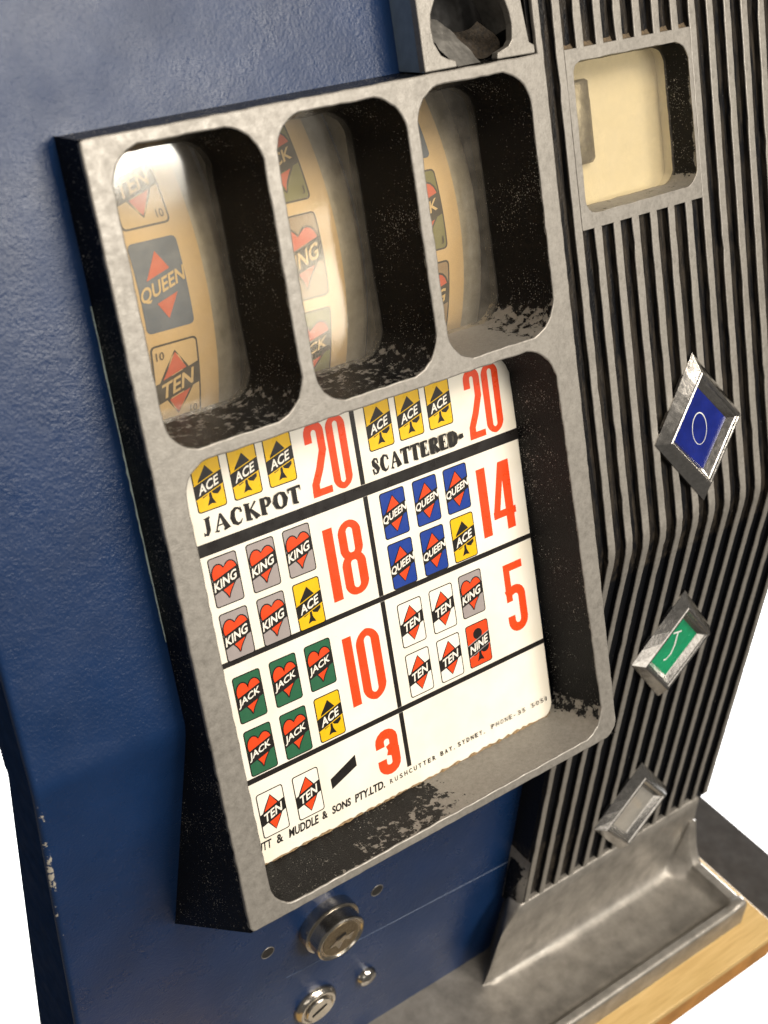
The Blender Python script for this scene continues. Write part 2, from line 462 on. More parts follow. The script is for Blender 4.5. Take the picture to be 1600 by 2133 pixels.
def band_y(x, top): return 0.287 * x + (5.6 if top else -7.0)
def clip_half(pts, top, off):
    """part of polygon above (top) or below the slanted band"""
    def d(p): return (p[1] - band_y(p[0], top) - off) * (1 if top else -1)
    out = []; n = len(pts)
    for i in range(n):
        a, c = pts[i], pts[(i + 1) % n]; da, dc = d(a), d(c)
        if da >= 0: out.append(a)
        if da * dc < 0:
            t = da / (da - dc); out.append((a[0] + (c[0] - a[0]) * t, a[1] + (c[1] - a[1]) * t))
    return out
def grow(pts, e):
    p = ccw([Vector(q) for q in pts]); return [(q.x, q.y) for q in offs(p, -e)]
DIA = [(0, 18), (-5.6, 9), (-11.2, 0), (-5.6, -9), (0, -18), (5.6, -9), (11.2, 0), (5.6, 9)]
def heart():
    p = []
    for k in range(41):
        t = math.pi * 2 * k / 40
        x = 16 * math.sin(t) ** 3; y = 13 * math.cos(t) - 5 * math.cos(2 * t) - 2 * math.cos(3 * t) - math.cos(4 * t)
        p.append((x * 0.80, y * 1.15 + 2.3))
    return p[:-1]
def spade(p, key):
    up = [(0, 17.8), (-4, 12.5), (-9, 6), (-12, -1.5), (-11.4, -8), (-7.5, -11.2), (-3, -9.6), (-0.8, -6), (0.8, -6), (3, -9.6), (7.5, -11.2), (11.4, -8), (12, -1.5), (9, 6), (4, 12.5)]
    p.poly(up, key)
    p.poly([(-1.0, -5), (-1.5, -13), (-4.4, -19.2), (0, -18.0), (4.4, -19.2), (1.5, -13), (1.0, -5)], key)
def club(p, key):
    for cx, cy in ((0, 11.5), (-6.8, -5.5), (6.8, -5.5)):
        p.poly([(cx + 6 * math.cos(t * math.pi / 10), cy + 6 * math.sin(t * math.pi / 10)) for t in range(20)], key)
    p.poly([(-1.2, 0), (-1.6, -12), (-4.4, -19), (0, -17.5), (4.4, -19), (1.6, -12), (1.2, 0)], key)
def card_print(kind, reel=False):
    p = Print()
    K, R_, W_ = ('fk', 'fr', 'fw') if reel else ('k', 'r', 'w')
    bgk = {'ACE': 'y', 'KING': 'fl' if reel else 'l', 'QUEEN': 'fb' if reel else 'b', 'JACK': 'fg' if reel else 'g', 'TEN': 'ft' if reel else 'w', 'NINE': R_}[kind]
    if kind == 'QUEEN' and reel: p.rrect(-15, 15, -24, 24, 3.0, bgk)
    else:
        p.rrect(-15, 15, -24, 24, 3.0, K)
        p.rrect(-13.9, 13.9, -22.9, 22.9, 2.2, bgk)
    e = 14.6
    if kind == 'ACE': spade(p, K)
    if kind == 'NINE': club(p, K)
    # slanted band
    thin = kind in ('ACE', 'NINE')
    if thin:
        p.poly([(-e, band_y(-e, 0) - .9), (e, band_y(e, 0) - .9), (e, band_y(e, 1) + .9), (-e, band_y(-e, 1) + .9)], 'y' if kind == 'ACE' else 'l')
        p.poly([(-e - .2, band_y(-e, 0)), (e + .2, band_y(e, 0)), (e + .2, band_y(e, 1)), (-e - .2, band_y(-e, 1))], K)
    if kind in ('KING', 'JACK', 'TEN', 'QUEEN'):
        sh = DIA if kind in ('TEN', 'QUEEN') else heart()
        if not (kind == 'QUEEN' and reel):
            p.poly(grow(sh, 1.3), K)
        p.poly([(-e, band_y(-e, 0)), (e, band_y(e, 0)), (e, band_y(e, 1)), (-e, band_y(-e, 1))], bgk if (kind == 'QUEEN' and reel) else K)
        for top in (1, 0):
            q = clip_half(sh, top, .5 if top else -.5)
            if len(q) > 2: p.poly(q, R_)
    wd = {'ACE': 10.5, 'KING': 12.2, 'QUEEN': 14.6, 'JACK': 12.2, 'TEN': 10.5, 'NINE': 12.0}[kind]
    xo = -1.4 if kind in ('KING', 'JACK') else -0.6
    p.text(kind, xo - wd, xo + wd, -5.3, 3.9, W_, 0.022, 0.10, 0.287)
    if reel and kind in ('TEN', 'JACK'):
        s_ = '10' if kind == 'TEN' else 'J'
        p.text(s_, -12, -7 if kind == 'TEN' else -10, 15.5, 20, K, 0.0)
        p.text(s_, 7.5 if kind == 'TEN' else 10, 12, -20.5, -16, K, 0.0)
    return p

# ================================================================ SLOT MACHINE
root = bpy.data.objects.new("slot_machine", None); col.objects.link(root)
root.location = world(X0, W0, U0); root.rotation_euler = (-TILT, 0, 0)
root.empty_display_size = 0.05
root["label"] = "old blue three-reel slot machine with grey cast frame, ribbed black front and steel coin tray"
root["category"] = "slot machine"

ZK = -555.0                                        # fold of the front
def front_y(z, a):                                 # depth of upper/lower plane, a = set-back
    return a if z > ZK else a + 0.385 * (ZK - z)
A_BLUE = 40.0
# ---- blue front casting: one shell, profile swept across, rounded left arris, side flange
def blue_panel():
    zs = []
    z = 130.0
    while z > -1174:
        zs.append(z); z -= 7.0 if -800 < z < -500 else 14.0
    zs.append(-1174.0)
    zs = [ZK if abs(z - ZK) < 3 else z for z in zs]
    cols_ = []
    cols_.append((0.0, 62.0)); cols_.append((0.0, 40.0)); cols_.append((0.0, 20.0))
    R = 5.0
    for k in range(7):
        t = k / 6 * math.pi / 2
        cols_.append((R * (1 - math.cos(t)), R * (1 - math.sin(t))))
    for x in (8, 14, 25, 45, 90, 150, 250, 400, 560, 700, 850, 949):
        cols_.append((x, 0.0))
    cols_ += [(954, 1.5), (957, 6.0), (957, 62.0)]
    vs = []; wear = []; fs = []
    for z in zs:
        xl = 293.0 + (0.05 * (ZK - z) if z < ZK else 0)
        for i, (dx, dy) in enumerate(cols_):
            x = xl + dx if dx < 600 else 293 + dx
            y = front_y(z, A_BLUE)
            # soft fold
            dz = abs(z - ZK)
            if dz < 7: y += 0.385 * (7 - dz) ** 2 / 28
            vs.append(F(x, y + dy * (1.0 if z > ZK else 0.933 + (0.0024 * (ZK - z) if i < 3 else 0)), z))
            w = 0.0
            if 5 <= i <= 9:
                if -680 < z < -618: w = 0.51
                elif -745 < z < -690: w = 0.41
                elif -618 < z < -545: w = 0.38
                elif -555 < z < -300: w = 0.33
            wear.append(w)
    n = len(cols_)
    for r in range(len(zs) - 1):
        for c in range(n - 1):
            fs.append((r * n + c, (r + 1) * n + c, (r + 1) * n + c + 1, r * n + c + 1))
    o = mesh_obj("front_panel", vs, fs, [M['blue'], M['blueshade']], root, [1 if k % (n - 1) < 3 else 0 for k in range(len(fs))], smooth=True, wear=wear)
    recalc(o)
    md = o.modifiers.new("edge", 'EDGE_SPLIT'); md.split_angle = math.radians(50)
    return o
blue = blue_panel(); blue["label"] = "blue enamelled front panel with chipped left edge"
# cabinet behind the casting
prof = [(-101, -1206), (55, -1206), (300, -720), (560, -620), (560, 180), (80, 180)]
def cabinet():
    x0, x1 = 445.0, 1210.0
    vs = [WL(x0, w, u) for w, u in prof] + [WL(x1, w, u) for w, u in prof]; n = len(prof)
    fs = [tuple(range(n))[::-1], tuple(range(n, 2 * n))] + [(i, (i + 1) % n, n + (i + 1) % n, n + i) for i in range(n)]
    o = mesh_obj("cabinet", vs, fs, M['dark'], root); recalc(o); return o
# opening the cabinet front towards the reels is not needed: it is a shell of back, sides and base
def cabinet_shell():
    x0, x1 = 445.0, 1210.0
    n = len(prof)
    vs = [WL(x0, w, u) for w, u in prof] + [WL(x1, w, u) for w, u in prof]
    fs = [tuple(range(n)), tuple(range(n, 2 * n))] + [(i, i + 1, n + i + 1, n + i) for i in range(n - 1)]
    o = mesh_obj("cabinet", vs, fs, M['blue'], root); recalc(o)
    md = o.modifiers.new("solid", 'SOLIDIFY'); md.thickness = 4 * S
    return o
cabinet_shell()["label"] = "blue rear housing of the machine"

# ---- grey cast face frame
W_X = [(460.0, 594.0), (608.5, 741.5), (754.5, 886.0)]
W_Z = (-58.0, -302.0)
win_loops = [rpoly([(a, W_Z[0]), (b, W_Z[0]), (b, W_Z[1]), (a, W_Z[1])], [26, 30, 30, 26], 8, 9) for a, b in W_X]
award_loop = rpoly([(466, -314), (878, -314), (889, -743), (468, -745)], [24, 34, 26, 22], 8, 9)
outer = rpoly([(440, -47), (899.5, -47), (899.5, 130), (907.5, 130), (907.5, -754), (440, -754)], [3, 0, 0, 0, 16, 5], 6, 9)
jl = [jitter(l, 0.45) for l in win_loops]; ja = jitter(award_loop, 0.5)
frame = plate("face_frame", jitter(outer, 0.35), jl + [ja], M['cast'], root, 0, 4, 1.5)
frame["label"] = "grey bare-metal frame around the reel windows and award card"

def side_wall(name, pts_front, pts_back, mat, wearfn, k=5):
    rings = []
    for j in range(k + 1):
        t = j / k
        rings.append([tuple(a[i] + (b_[i] - a[i]) * t for i in range(3)) for a, b_ in zip(pts_front, pts_back)])
    return loft(name, rings, mat, root, closed=False, wearfn=wearfn)
def lerp(a, b_, t): return a + (b_ - a) * t
# left outer side of the frame
pf, pb = [], []
for i in range(61):
    z = lerp(-47.5, -753.5, i / 60)
    if z > -556: zb = lerp(-42, -566, (z + 47.5) / (-556 + 47.5)); xb = 437.5; yb = 43.0
    else:
        t = (z + 556) / (-753.5 + 556); zb = lerp(-566, -800, t); xb = lerp(437.5, 421, t); yb = front_y(zb, 42)
    pf.append((440.2, 1.5, z)); pb.append((xb, yb, zb))
def edge_wear(p, t, s): return 0.47 if t < 0.05 else (0.30 if t < 0.25 else 0.18)
side_wall("frame_side", pf, pb, M['black'], edge_wear)
pt = [(lerp(440, 899, i / 60), 1.5, -47.2) for i in range(61)]
pu = [(lerp(438, 899, i / 60), 43, -43.0) for i in range(61)]
side_wall("frame_top_edge", pt, pu, M['black'], lambda p, t, s: 0.50 if t < 0.1 else 0.38)
pt = [(lerp(440, 907, i / 60), 1.5, -753.8) for i in range(61)]
pu = [(lerp(421, 907, i / 60), front_y(-800, 42), -800) for i in range(61)]
side_wall("frame_underside", pt, pu, M['black'], lambda p, t, s: 0.40)
# pale undercoat showing along the blue edge beside the frame
vs = []; fs = []
for i in range(41):
    t = i / 40; z = lerp(-175, -470, t); w_ = (0.9 + random.uniform(-.5, .5)) * math.sin(math.pi * min(1, max(0.04, t))) ** 0.5
    vs += [F(437.3, 39.2, z), F(437.0 - w_, 39.5, z)]
    if i: fs.append((2 * i - 2, 2 * i - 1, 2 * i + 1, 2 * i))
mesh_obj("paint_chip", vs, fs, M['undercoat'], root)["label"] = "pale undercoat line where the blue paint has chipped"

# ---- reel windows: black pockets
DG = 72.0
def pocket(name, loop, depth, draft, wearfn, mat=None, steps=5, y0=1.2):
    loop = ccw(loop); rings = []
    for t in [0, 0.045] + [k / steps for k in range(1, steps + 1)]:
        pts = offs(loop, draft * t)
        rings.append([(p.x, lerp(y0, depth, t), p.y) for p in pts])
    return loft(name, rings, mat or M['black'], root, wearfn=wearfn)
def wear_win(idx):
    def f(p, t, s):
        x, y, z = p
        lo = W_X[idx]
        bottom = max(0.0, min(1.0, (-262 - z) / 25.0))
        w = 0.24 + 0.20 * bottom
        if idx == 2: w += 0.33 * bottom * (1.0 if x < 845 else 0.3)
        if t < 0.03: w = max(w, 0.47)
        return w
    return f
for i in range(3):
    o = pocket("window_pocket", jl[i], DG + 10, 9.5, wear_win(i))
    o["label"] = ["black painted recess of the ten-queen-ten reel window", "black painted recess of the jack-king-jack reel window", "black recess with paint flaked off its sill"][i]
def wear_award(p, t, s):
    x, y, z = p
    bottom = max(0.0, min(1.0, (-722 - z) / 14.0))
    w = 0.22
    if bottom > 0:
        b_ = lerp(0.34, 0.50, min(1, max(0, (x - 470) / 200))) if x < 670 else lerp(0.50, 0.80, min(1, (x - 670) / 90))
        if t > 0.55 and x < 690: b_ -= 0.10
        w = lerp(w, b_, bottom)
    if t < 0.03: w = max(w, 0.48)
    if x > 860 and z < -712 : w = max(w, 0.50)
    return w
pocket("award_pocket", ja, 66.0, 8.5, wear_award)["label"] = "black painted recess with flaked sill around the award card"

# ---- award card with its print
DC = 62.0
ac_loop = rpoly([(478, -300), (872.5, -300), (873.5, -739), (478, -741)], [6, 18, 16, 8], 6)
award = plate("award_card", ac_loop, [], M['card'], root, DC, 5.0, 2.4)
award["label"] = "cream award card listing winning hands and payouts"
HL = 0.16
def flat(cx, cz):
    return lambda x, y, h: F(cx + x, DC - 0.12 - HL * h * 0.35, cz + y)
protos = {}
def place_card(kind, cx, cz):
    if kind not in protos:
        o = card_print(kind).obj("card_symbol", award, flat(cx, cz), F(cx, DC, cz)); protos[kind] = o
    else:
        o = protos[kind].copy(); col.objects.link(o); o.parent = award
        o.location = F(cx, DC, cz) - Vector(award["_origin"])
    o["label"] = {'ACE': 'yellow ace of spades symbol', 'KING': 'grey king of hearts symbol', 'QUEEN': 'blue queen of diamonds symbol', 'JACK': 'green jack of hearts symbol', 'TEN': 'white ten of diamonds symbol', 'NINE': 'red nine of clubs symbol'}[kind]
CL = (516, 556, 595.5); CR = (707, 747, 785.5)
for x in (517.5, 555, 592.5): place_card('ACE', x, -354.5)
for x in (705, 741.5, 778): place_card('ACE', x, -354.0)
for c in CL: place_card('KING', c, -445.3)
for c in CL[:2]: place_card('KING', c, -499.5)
place_card('ACE', CL[2], -499.5)
for c in CL: place_card('JACK', c, -563.5)
for c in CL[:2]: place_card('JACK', c, -619.5)
place_card('ACE', CL[2], -619)
for c in CR: place_card('QUEEN', c, -445)
for c in CR[:2]: place_card('QUEEN', c, -498)
place_card('ACE', CR[2], -497.5)
for c in CR[:2]: place_card('TEN', c, -561.8)
place_card('KING', CR[2], -560)
for c in CR[:2]: place_card('TEN', c, -617.2)
place_card('NINE', CR[2], -616.5)
for c in (515.5, 556.5): place_card('TEN', c, -687)
# numerals
def rr(x0, x1, y0, y1, r, n=6):
    return [tuple(v) for v in ccw(rpoly([(x0, y0), (x1, y0), (x1, y1), (x0, y1)], r, n))]
def arc(cx, cy, rx, ry, a0, a1, n=10):
    return [(cx + rx * math.cos(math.radians(lerp(a0, a1, k / n))), cy + ry * math.sin(math.radians(lerp(a0, a1, k / n)))) for k in range(n + 1)]
def dig(p, ch, x0, x1, y0, y1, t):
    W, H = x1 - x0, y1 - y0
    if ch == '1': p.poly([(x0, y0), (x1, y0), (x1, y1), (x0, y1)], 'r')
    elif ch == '0': p.ring(rr(x0, x1, y0, y1, W * .48), rr(x0 + t, x1 - t, y0 + t * .8, y1 - t * .8, (W - 2 * t) * .48), 'r')
    elif ch == '8':
        ym = y0 + H * .52
        p.ring(rr(x0, x1, y0, ym + t * .4, W * .40), rr(x0 + t, x1 - t, y0 + t * .7, ym - t * .35, (W - 2 * t) * .46), 'r')
        p.ring(rr(x0 + .7, x1 - .7, ym - t * .4, y1, W * .40), rr(x0 + t, x1 - t, ym + t * .35, y1 - t * .7, (W - 2 * t) * .46), 'r')
    elif ch == '2':
        pts = [(x0 + t / 2, y1 - H * .27)] + [(x0 + t / 2, y1 - W * .48)] + arc(x0 + W / 2, y1 - W * .48, W / 2 - t / 2, W * .48 - t * .4, 180, 0) + [(x1 - t / 2, y0 + H * .60), (x0 + W * .52, y0 + H * .36), (x0 + t * .55, y0 + H * .17), (x0 + t * .5, y0)]
        p.stroke(pts, t, 'r')
        p.poly([(x0, y0), (x1, y0), (x1, y0 + t * .85), (x0, y0 + t * .85)], 'r')
    elif ch == '4':
        yb = y0 + H * .20
        p.poly([(x1 - t * 1.25, y0), (x1 - t * .25, y0), (x1 - t * .25, y1), (x1 - t * 1.25, y1)], 'r')
        p.poly([(x0, yb), (x1, yb), (x1, yb + t * .75), (x0, yb + t * .75)], 'r')
        p.poly([(x0, yb + t * .5), (x0 + t * .8, yb + t * .5), (x1 - t * .9, y1 - t * .3), (x1 - t * .9, y1), (x1 - t * 1.6, y1)], 'r')
    elif ch == '5':
        p.poly([(x0 + 1, y1 - t * .9), (x1, y1 - t * .9), (x1, y1), (x0 + 1, y1)], 'r')
        p.poly([(x0 + 1, y0 + H * .45), (x0 + t * .95, y0 + H * .45), (x0 + t * .95, y1), (x0 + 1, y1)], 'r')
        pts = [(x0 + 1, y0 + H * .56)] + arc(x0 + W * .5, y0 + H * .5, W / 2 - t / 2, H * .11, 120, 0, 6) + arc(x0 + W * .5, y0 + W * .48, W / 2 - t / 2, W * .48 - t * .4, 0, -180) + [(x0 + t / 2, y0 + H * .24)]
        p.stroke(pts, t, 'r')
    elif ch == '3':
        ym = y0 + H * .53
        r1 = arc(x0 + W * .5, y1 - H * .24, W / 2 - t / 2, H * .24 - t * .4, 180, 0, 8) + [(x1 - t / 2 - .3, ym + H * .06), (x0 + W * .5, ym)]
        p.stroke([(x0 + t / 2, y1 - H * .36)] + r1, t, 'r')
        r2 = arc(x0 + W * .5, y0 + H * .24, W / 2 - t / 2, H * .24 - t * .4, -180, 0, 8) + [(x1 - t / 2, ym - H * .07), (x0 + W * .5, ym)]
        p.stroke([(x0 + t / 2, y0 + H * .36)] + r2, t, 'r')
def numeral(chars):
    p = Print()
    for c in chars: dig(p, *c)
    return p.obj("payout_number", award, flat(0, 0))
numeral([('2', 621, 643, -402, -331, 8.2), ('0', 645.5, 667, -403, -330, 8.0)])["label"] = "red number 20 beside the jackpot aces"
numeral([('2', 811, 831.5, -402, -331, 8.0), ('0', 834, 855.5, -403, -330, 8.0)])["label"] = "red number 20 beside the scattered aces"
numeral([('1', 623, 634, -509, -435, 10), ('8', 638.5, 666, -510, -434, 10)])["label"] = "red number 18"
numeral([('1', 811.5, 823, -508, -434, 10), ('4', 827.5, 857, -508, -434, 10.5)])["label"] = "red number 14"
numeral([('1', 623.5, 634, -622, -548, 10), ('0', 638, 666, -624, -547, 10)])["label"] = "red number 10"
numeral([('5', 828.5, 855, -622, -545, 9.6)])["label"] = "red number 5"
numeral([('3', 640.5, 668, -709, -661, 10.5)])["label"] = "red number 3"
# rules
def rule(x0, x1, z0, z1):
    p = Print(); p.poly([(x0, z0), (x1, z0), (x1, z1), (x0, z1)], 'k'); p.obj("ruled_line", award, flat(0, 0))
rule(479, 872.3, -418, -406.2); rule(479, 872.3, -527.5, -522); rule(479, 872.3, -650, -644.4)
for a, b_ in ((-405.9, -310), (-521.8, -418.2), (-644.2, -527.7), (-712, -650.2)): rule(674, 679.2, a, b_)
p = Print(); p.poly([(583.5, -695), (615.5, -683), (615.5, -670.7), (583.5, -684)], 'k'); p.obj("printed_dash", award, flat(0, 0))
# show-card lettering drawn from tapered strokes with wedge serifs (unit box)
GL = {
 'J': (0.62, [([(.62, 1), (.60, .25), (.42, .02), (.18, .04)], [.24, .24, .16, .07]), ([(.30, .97), (.92, 1.0)], [.04, .12]), ([(.12, .20), (.22, -.02)], [.02, .16])]),
 'A': (0.95, [([(.10, .02), (.52, 1)], [.07, .11]), ([(.50, 1), (.84, .02)], [.12, .30]), ([(.24, .34), (.74, .34)], [.07, .07]), ([(-.02, .03), (.28, .0)], [.03, .12]), ([(.60, .0), (1.06, .04)], [.13, .03])]),
 'C': (0.80, [([(.86, .78), (.70, .95), (.48, .98), (.26, .82), (.17, .5), (.26, .18), (.50, .02), (.72, .06), (.90, .26)], [.05, .10, .14, .22, .26, .22, .14, .09, .03]), ([(.86, 1.0), (.88, .66)], [.02, .13])]),
 'K': (0.90, [([(.22, 1), (.22, 0)], [.25, .27]), ([(.26, .42), (.84, 1)], [.06, .10]), ([(.40, .60), (.88, .0)], [.14, .27]), ([(.02, 1), (.44, .98)], [.10, .03]), ([(.02, .02), (.46, .0)], [.03, .12]), ([(.66, .01), (1.06, .04)], [.12, .03])]),
 'P': (0.74, [([(.24, 1), (.24, 0)], [.25, .25]), ([(.24, .95), (.56, .96), (.80, .84), (.82, .64), (.60, .46), (.26, .46)], [.09, .12, .20, .20, .12, .05]), ([(.02, .02), (.48, .0)], [.03, .12]), ([(.04, 1), (.3, .98)], [.05, .08])]),
 'O': (0.92, [([(.50, .99), (.24, .85), (.13, .5), (.24, .15), (.50, .01), (.76, .15), (.87, .5), (.76, .85), (.50, .99)], [.08, .20, .27, .20, .08, .20, .27, .20, .08])]),
 'T': (0.82, [([(.46, 1), (.44, 0)], [.25, .25]), ([(.0, .95), (.94, .97)], [.13, .13]), ([(.03, 1.0), (.02, .70)], [.10, .03]), ([(.92, 1.02), (.96, .70)], [.10, .03]), ([(.24, .02), (.68, .0)], [.03, .12])]),
 'S': (0.66, [([(.80, .74), (.66, .94), (.44, .97), (.24, .84), (.28, .64), (.56, .46), (.76, .28), (.62, .06), (.36, .02), (.12, .22)], [.04, .09, .12, .20, .26, .28, .24, .13, .09, .04]), ([(.80, 1.0), (.80, .64)], [.02, .12]), ([(.11, .36), (.13, -.04)], [.14, .03])]),
 'E': (0.72, [([(.24, 1), (.24, 0)], [.26, .26]), ([(.10, .95), (.84, .96)], [.10, .11]), ([(.24, .52), (.64, .52)], [.08, .08]), ([(.05, .04), (.88, .05)], [.10, .11]), ([(.82, 1.0), (.84, .72)], [.10, .02]), ([(.86, -.02), (.90, .32)], [.10, .02]), ([(.63, .68), (.63, .36)], [.05, .05])]),
 'R': (0.88, [([(.24, 1), (.24, 0)], [.25, .25]), ([(.24, .95), (.54, .96), (.76, .84), (.76, .66), (.56, .50), (.26, .50)], [.09, .12, .20, .20, .12, .05]), ([(.02, .02), (.46, .0)], [.03, .11]), ([(.48, .52), (.86, .02)], [.16, .26]), ([(.68, .01), (1.04, .05)], [.12, .03])]),
 'D': (0.86, [([(.24, 1), (.24, 0)], [.25, .25]), ([(.16, .96), (.52, .95), (.80, .74), (.84, .46), (.74, .18), (.48, .04), (.06, .03)], [.08, .12, .22, .26, .22, .12, .09])]),
 '-': (0.50, [([(.10, .44), (.95, .50)], [.26, .26])]),
}
def showcard(txt, x0, x1, z0, z1, label, gap=0.10):
    p = Print(); tot = sum(GL[c][0] + gap for c in txt) - gap
    sx = (x1 - x0) / tot; sz = (z1 - z0); x = x0
    for c in txt:
        wd_, sts = GL[c]
        for pts, ws in sts:
            # widths are in units of the letter height
            p.stroke([(x + q[0] * wd_ / max(wd_, .01) * sx * wd_ , z0 + q[1] * sz) for q in pts], [v * sz * 1.18 for v in ws], 'k')
        x += (wd_ + gap) * sx
    o = p.obj("lettering", award, flat(0, 0)); o["label"] = label
showcard("JACKPOT", 503, 608, -399.5, -384, "black show-card word JACKPOT")
showcard("SCATTERED-", 690, 801, -400.5, -385, "black show-card word SCATTERED")
p = Print()
p.text("NUTT", 484.5, 507, -722.3, -713, 'k', 0.025, 0.12)
p.text("&", 513, 520.5, -722.3, -713, 'k', 0.03, 0.05)
p.text("MUDDLE", 527, 561.5, -722.6, -713.2, 'k', 0.03, 0.15)
p.text("&", 566.5, 573, -721.5, -713, 'k', 0.03, 0.05)
p.text("SONS", 578.5, 601, -721.3, -712.7, 'k', 0.03, 0.12)
p.text("PTY.LTD.", 606.5, 643.5, -721.5, -712.5, 'k', 0.028, 0.12)
p.obj("lettering", award, flat(0, 0))["label"] = "maker's name in small bold black letters"
p = Print()
def spaced(p, txt, x0, x1, z0, z1, bold):
    n = len(txt); st = (x1 - x0) / n
    for i, c in enumerate(txt):
        zo = lerp(z0, z1, i / n)
        if c == ' ': continue
        if c in '.,': p.text(c, x0 + st * i, x0 + st * i + 1.2, zo - .6, zo + 1.0, 'k', bold); continue
        if c == '-': p.text(c, x0 + st * i, x0 + st * i + 2.4, zo + 1.9, zo + 2.7, 'k', bold); continue
        if c in '1': p.text(c, x0 + st * i + .8, x0 + st * i + 2.2, zo, zo + 5.2, 'k', bold); continue
        p.text(c, x0 + st * i, x0 + st * i + st * .62, zo, zo + 5.2, 'k', bold)
spaced(p, "RUSHCUTTER", 650.5, 712, -720.6, -719.0, 0.02)
spaced(p, "BAY,SYDNEY,", 716.5, 781, -718.6, -717.6, 0.02)
spaced(p, "PHONE-35", 786, 836, -717.2, -716.6, 0.005)
spaced(p, "5051", 843, 869, -716.5, -716.2, 0.0)
p.obj("lettering", award, flat(0, 0))["label"] = "maker's address and phone number in small letters"
# brown dirt line where the card meets the sill
vs = []; fs = []
for i in range(90):
    x = lerp(480, 868, i / 89); h = random.uniform(0.8, 3.6); zz_ = lerp(-738.6, -735.6, i / 89)
    vs += [F(x, DC - 1.0 - random.uniform(0, 2.5), zz_ - 1.5), F(x, DC - 0.7, zz_ + h)]
    if i: fs.append((2 * i - 2, 2 * i, 2 * i + 1, 2 * i - 1))
mesh_obj("dirt_line", vs, fs, M['dirt'], root)

# ---- reels
RR = 262.0; RZ = -195.0; RY = 89.0 + RR
RXC = (526.0, 669.0, 812.5)
def cyl(cx):
    def fn(x, s_, h):
        a = s_ / RR; r = RR + 0.35 + 0.12 * h
        return F(cx + x, RY - r * math.cos(a), RZ + r * math.sin(a))
    return fn
seqs = [(('TEN', 'QUEEN', 'TEN', 'JACK', 'KING', 'TEN'), RZ + 14.5), (('JACK', 'KING', 'JACK', 'TEN', 'QUEEN', 'KING'), RZ + 6.5), (('QUEEN', 'JACK', 'KING', 'TEN', 'JACK', 'QUEEN'), RZ + 19.0)]
PITCH = 88.5; RC_S = 48.6 / 30.0
for ri, cx in enumerate(RXC):
    nseg = 96
    rings = []
    xs = [-66, -65.5, -45, 45, 65.5, 66]
    vs = []; fs = []
    for x in xs:
        rad = RR - 14 if abs(x) == 66 else RR - 0.5
        for k in range(nseg):
            a = 2 * math.pi * k / nseg
            vs.append(F(cx + x, RY - rad * math.cos(a), RZ + rad * math.sin(a)))
    for j in range(len(xs) - 1):
        for k in range(nseg):
            k2 = (k + 1) % nseg
            fs.append((j * nseg + k, j * nseg + k2, (j + 1) * nseg + k2, (j + 1) * nseg + k))
    reel = mesh_obj("reel", vs, fs, M['alu'], root, smooth=True); recalc(reel)
    reel["label"] = ["reel showing a blue queen between two tens", "reel showing a king between two jacks", "reel showing a green jack"][ri]
    p = Print(); p.strip(-42, 42, -math.pi * RR, math.pi * RR, 'tan', 120, 2)
    st = p.obj("paper_strip", reel, cyl(cx))
    st.data.polygons.foreach_set("use_smooth", [True] * len(st.data.polygons))
    names, s1 = seqs[ri]
    for k, nm in enumerate(names):
        sc = (s1 - RZ) - (k - 1) * PITCH
        p = card_print(nm, True)
        p.v = [(v[0] * 46.5 / 30, v[1] * 77.5 / 48 + sc, v[2] + 3) for v in p.v]
        o = p.obj("reel_symbol", reel, cyl(cx))
        o["label"] = nm.lower() + " symbol in faded ink"
# clear plastic windows over the reels
for i, (a, b_) in enumerate(W_X):
    lp = offs(ccw(win_loops[i]), 7.0)
    vs = [F(p_.x, DG, p_.y) for p_ in lp] + [F(p_.x, DG + 2.0, p_.y) for p_ in lp]; n = len(lp)
    fs = [tuple(range(n))[::-1], tuple(range(n, 2 * n))] + [(k, (k + 1) % n, n + (k + 1) % n, n + k) for k in range(n)]
    o = mesh_obj("window_pane", vs, fs, M['glass'], root); recalc(o)

# ---- crest plate with keyhole-shaped opening above the third window
cr = [(769, -45.6), (805, -45.6), (804.4, -40), (796.4, -37.7), (789, -33.7), (782.9, -22.9), (781.6, -9.9), (783.2, 1), (790, 13), (800, 24), (815, 31), (835, 31), (852, 24), (862, 13), (868, 3), (871.5, -7.7), (872.9, -18.1), (871, -31), (866.4, -36), (853, -40), (851.2, -45.6), (897, -46.2), (897.2, -39), (891.2, -35.5), (886.8, 0), (878, 130), (769, 130)]
crest = plate("crest_plate", rpoly([Vector(c) for c in cr], 1.2, 2, 7), [], M['cast'], root, 0.2, 8, 1.0)
crest["label"] = "grey cast plate with keyhole opening above the reel windows"
side_wall("crest_side", [(769, 1.5, lerp(130, -45.6, i / 20)) for i in range(21)], [(771, 42, lerp(130, -42, i / 20)) for i in range(21)], M['paleblue'], lambda p, t, s: 0.3)
box("crest_cavity", 774, 896, 60, 64, -46, 130, F, M['dark'], root)
for x_ in (774.5, 890): box("cavity_wall", x_, x_ + 4, 9, 60, -46, 130, F, M['dark'], root)
box("cavity_floor", 778, 890, 9, 60, -50, -46.5, F, M['dark'], root)
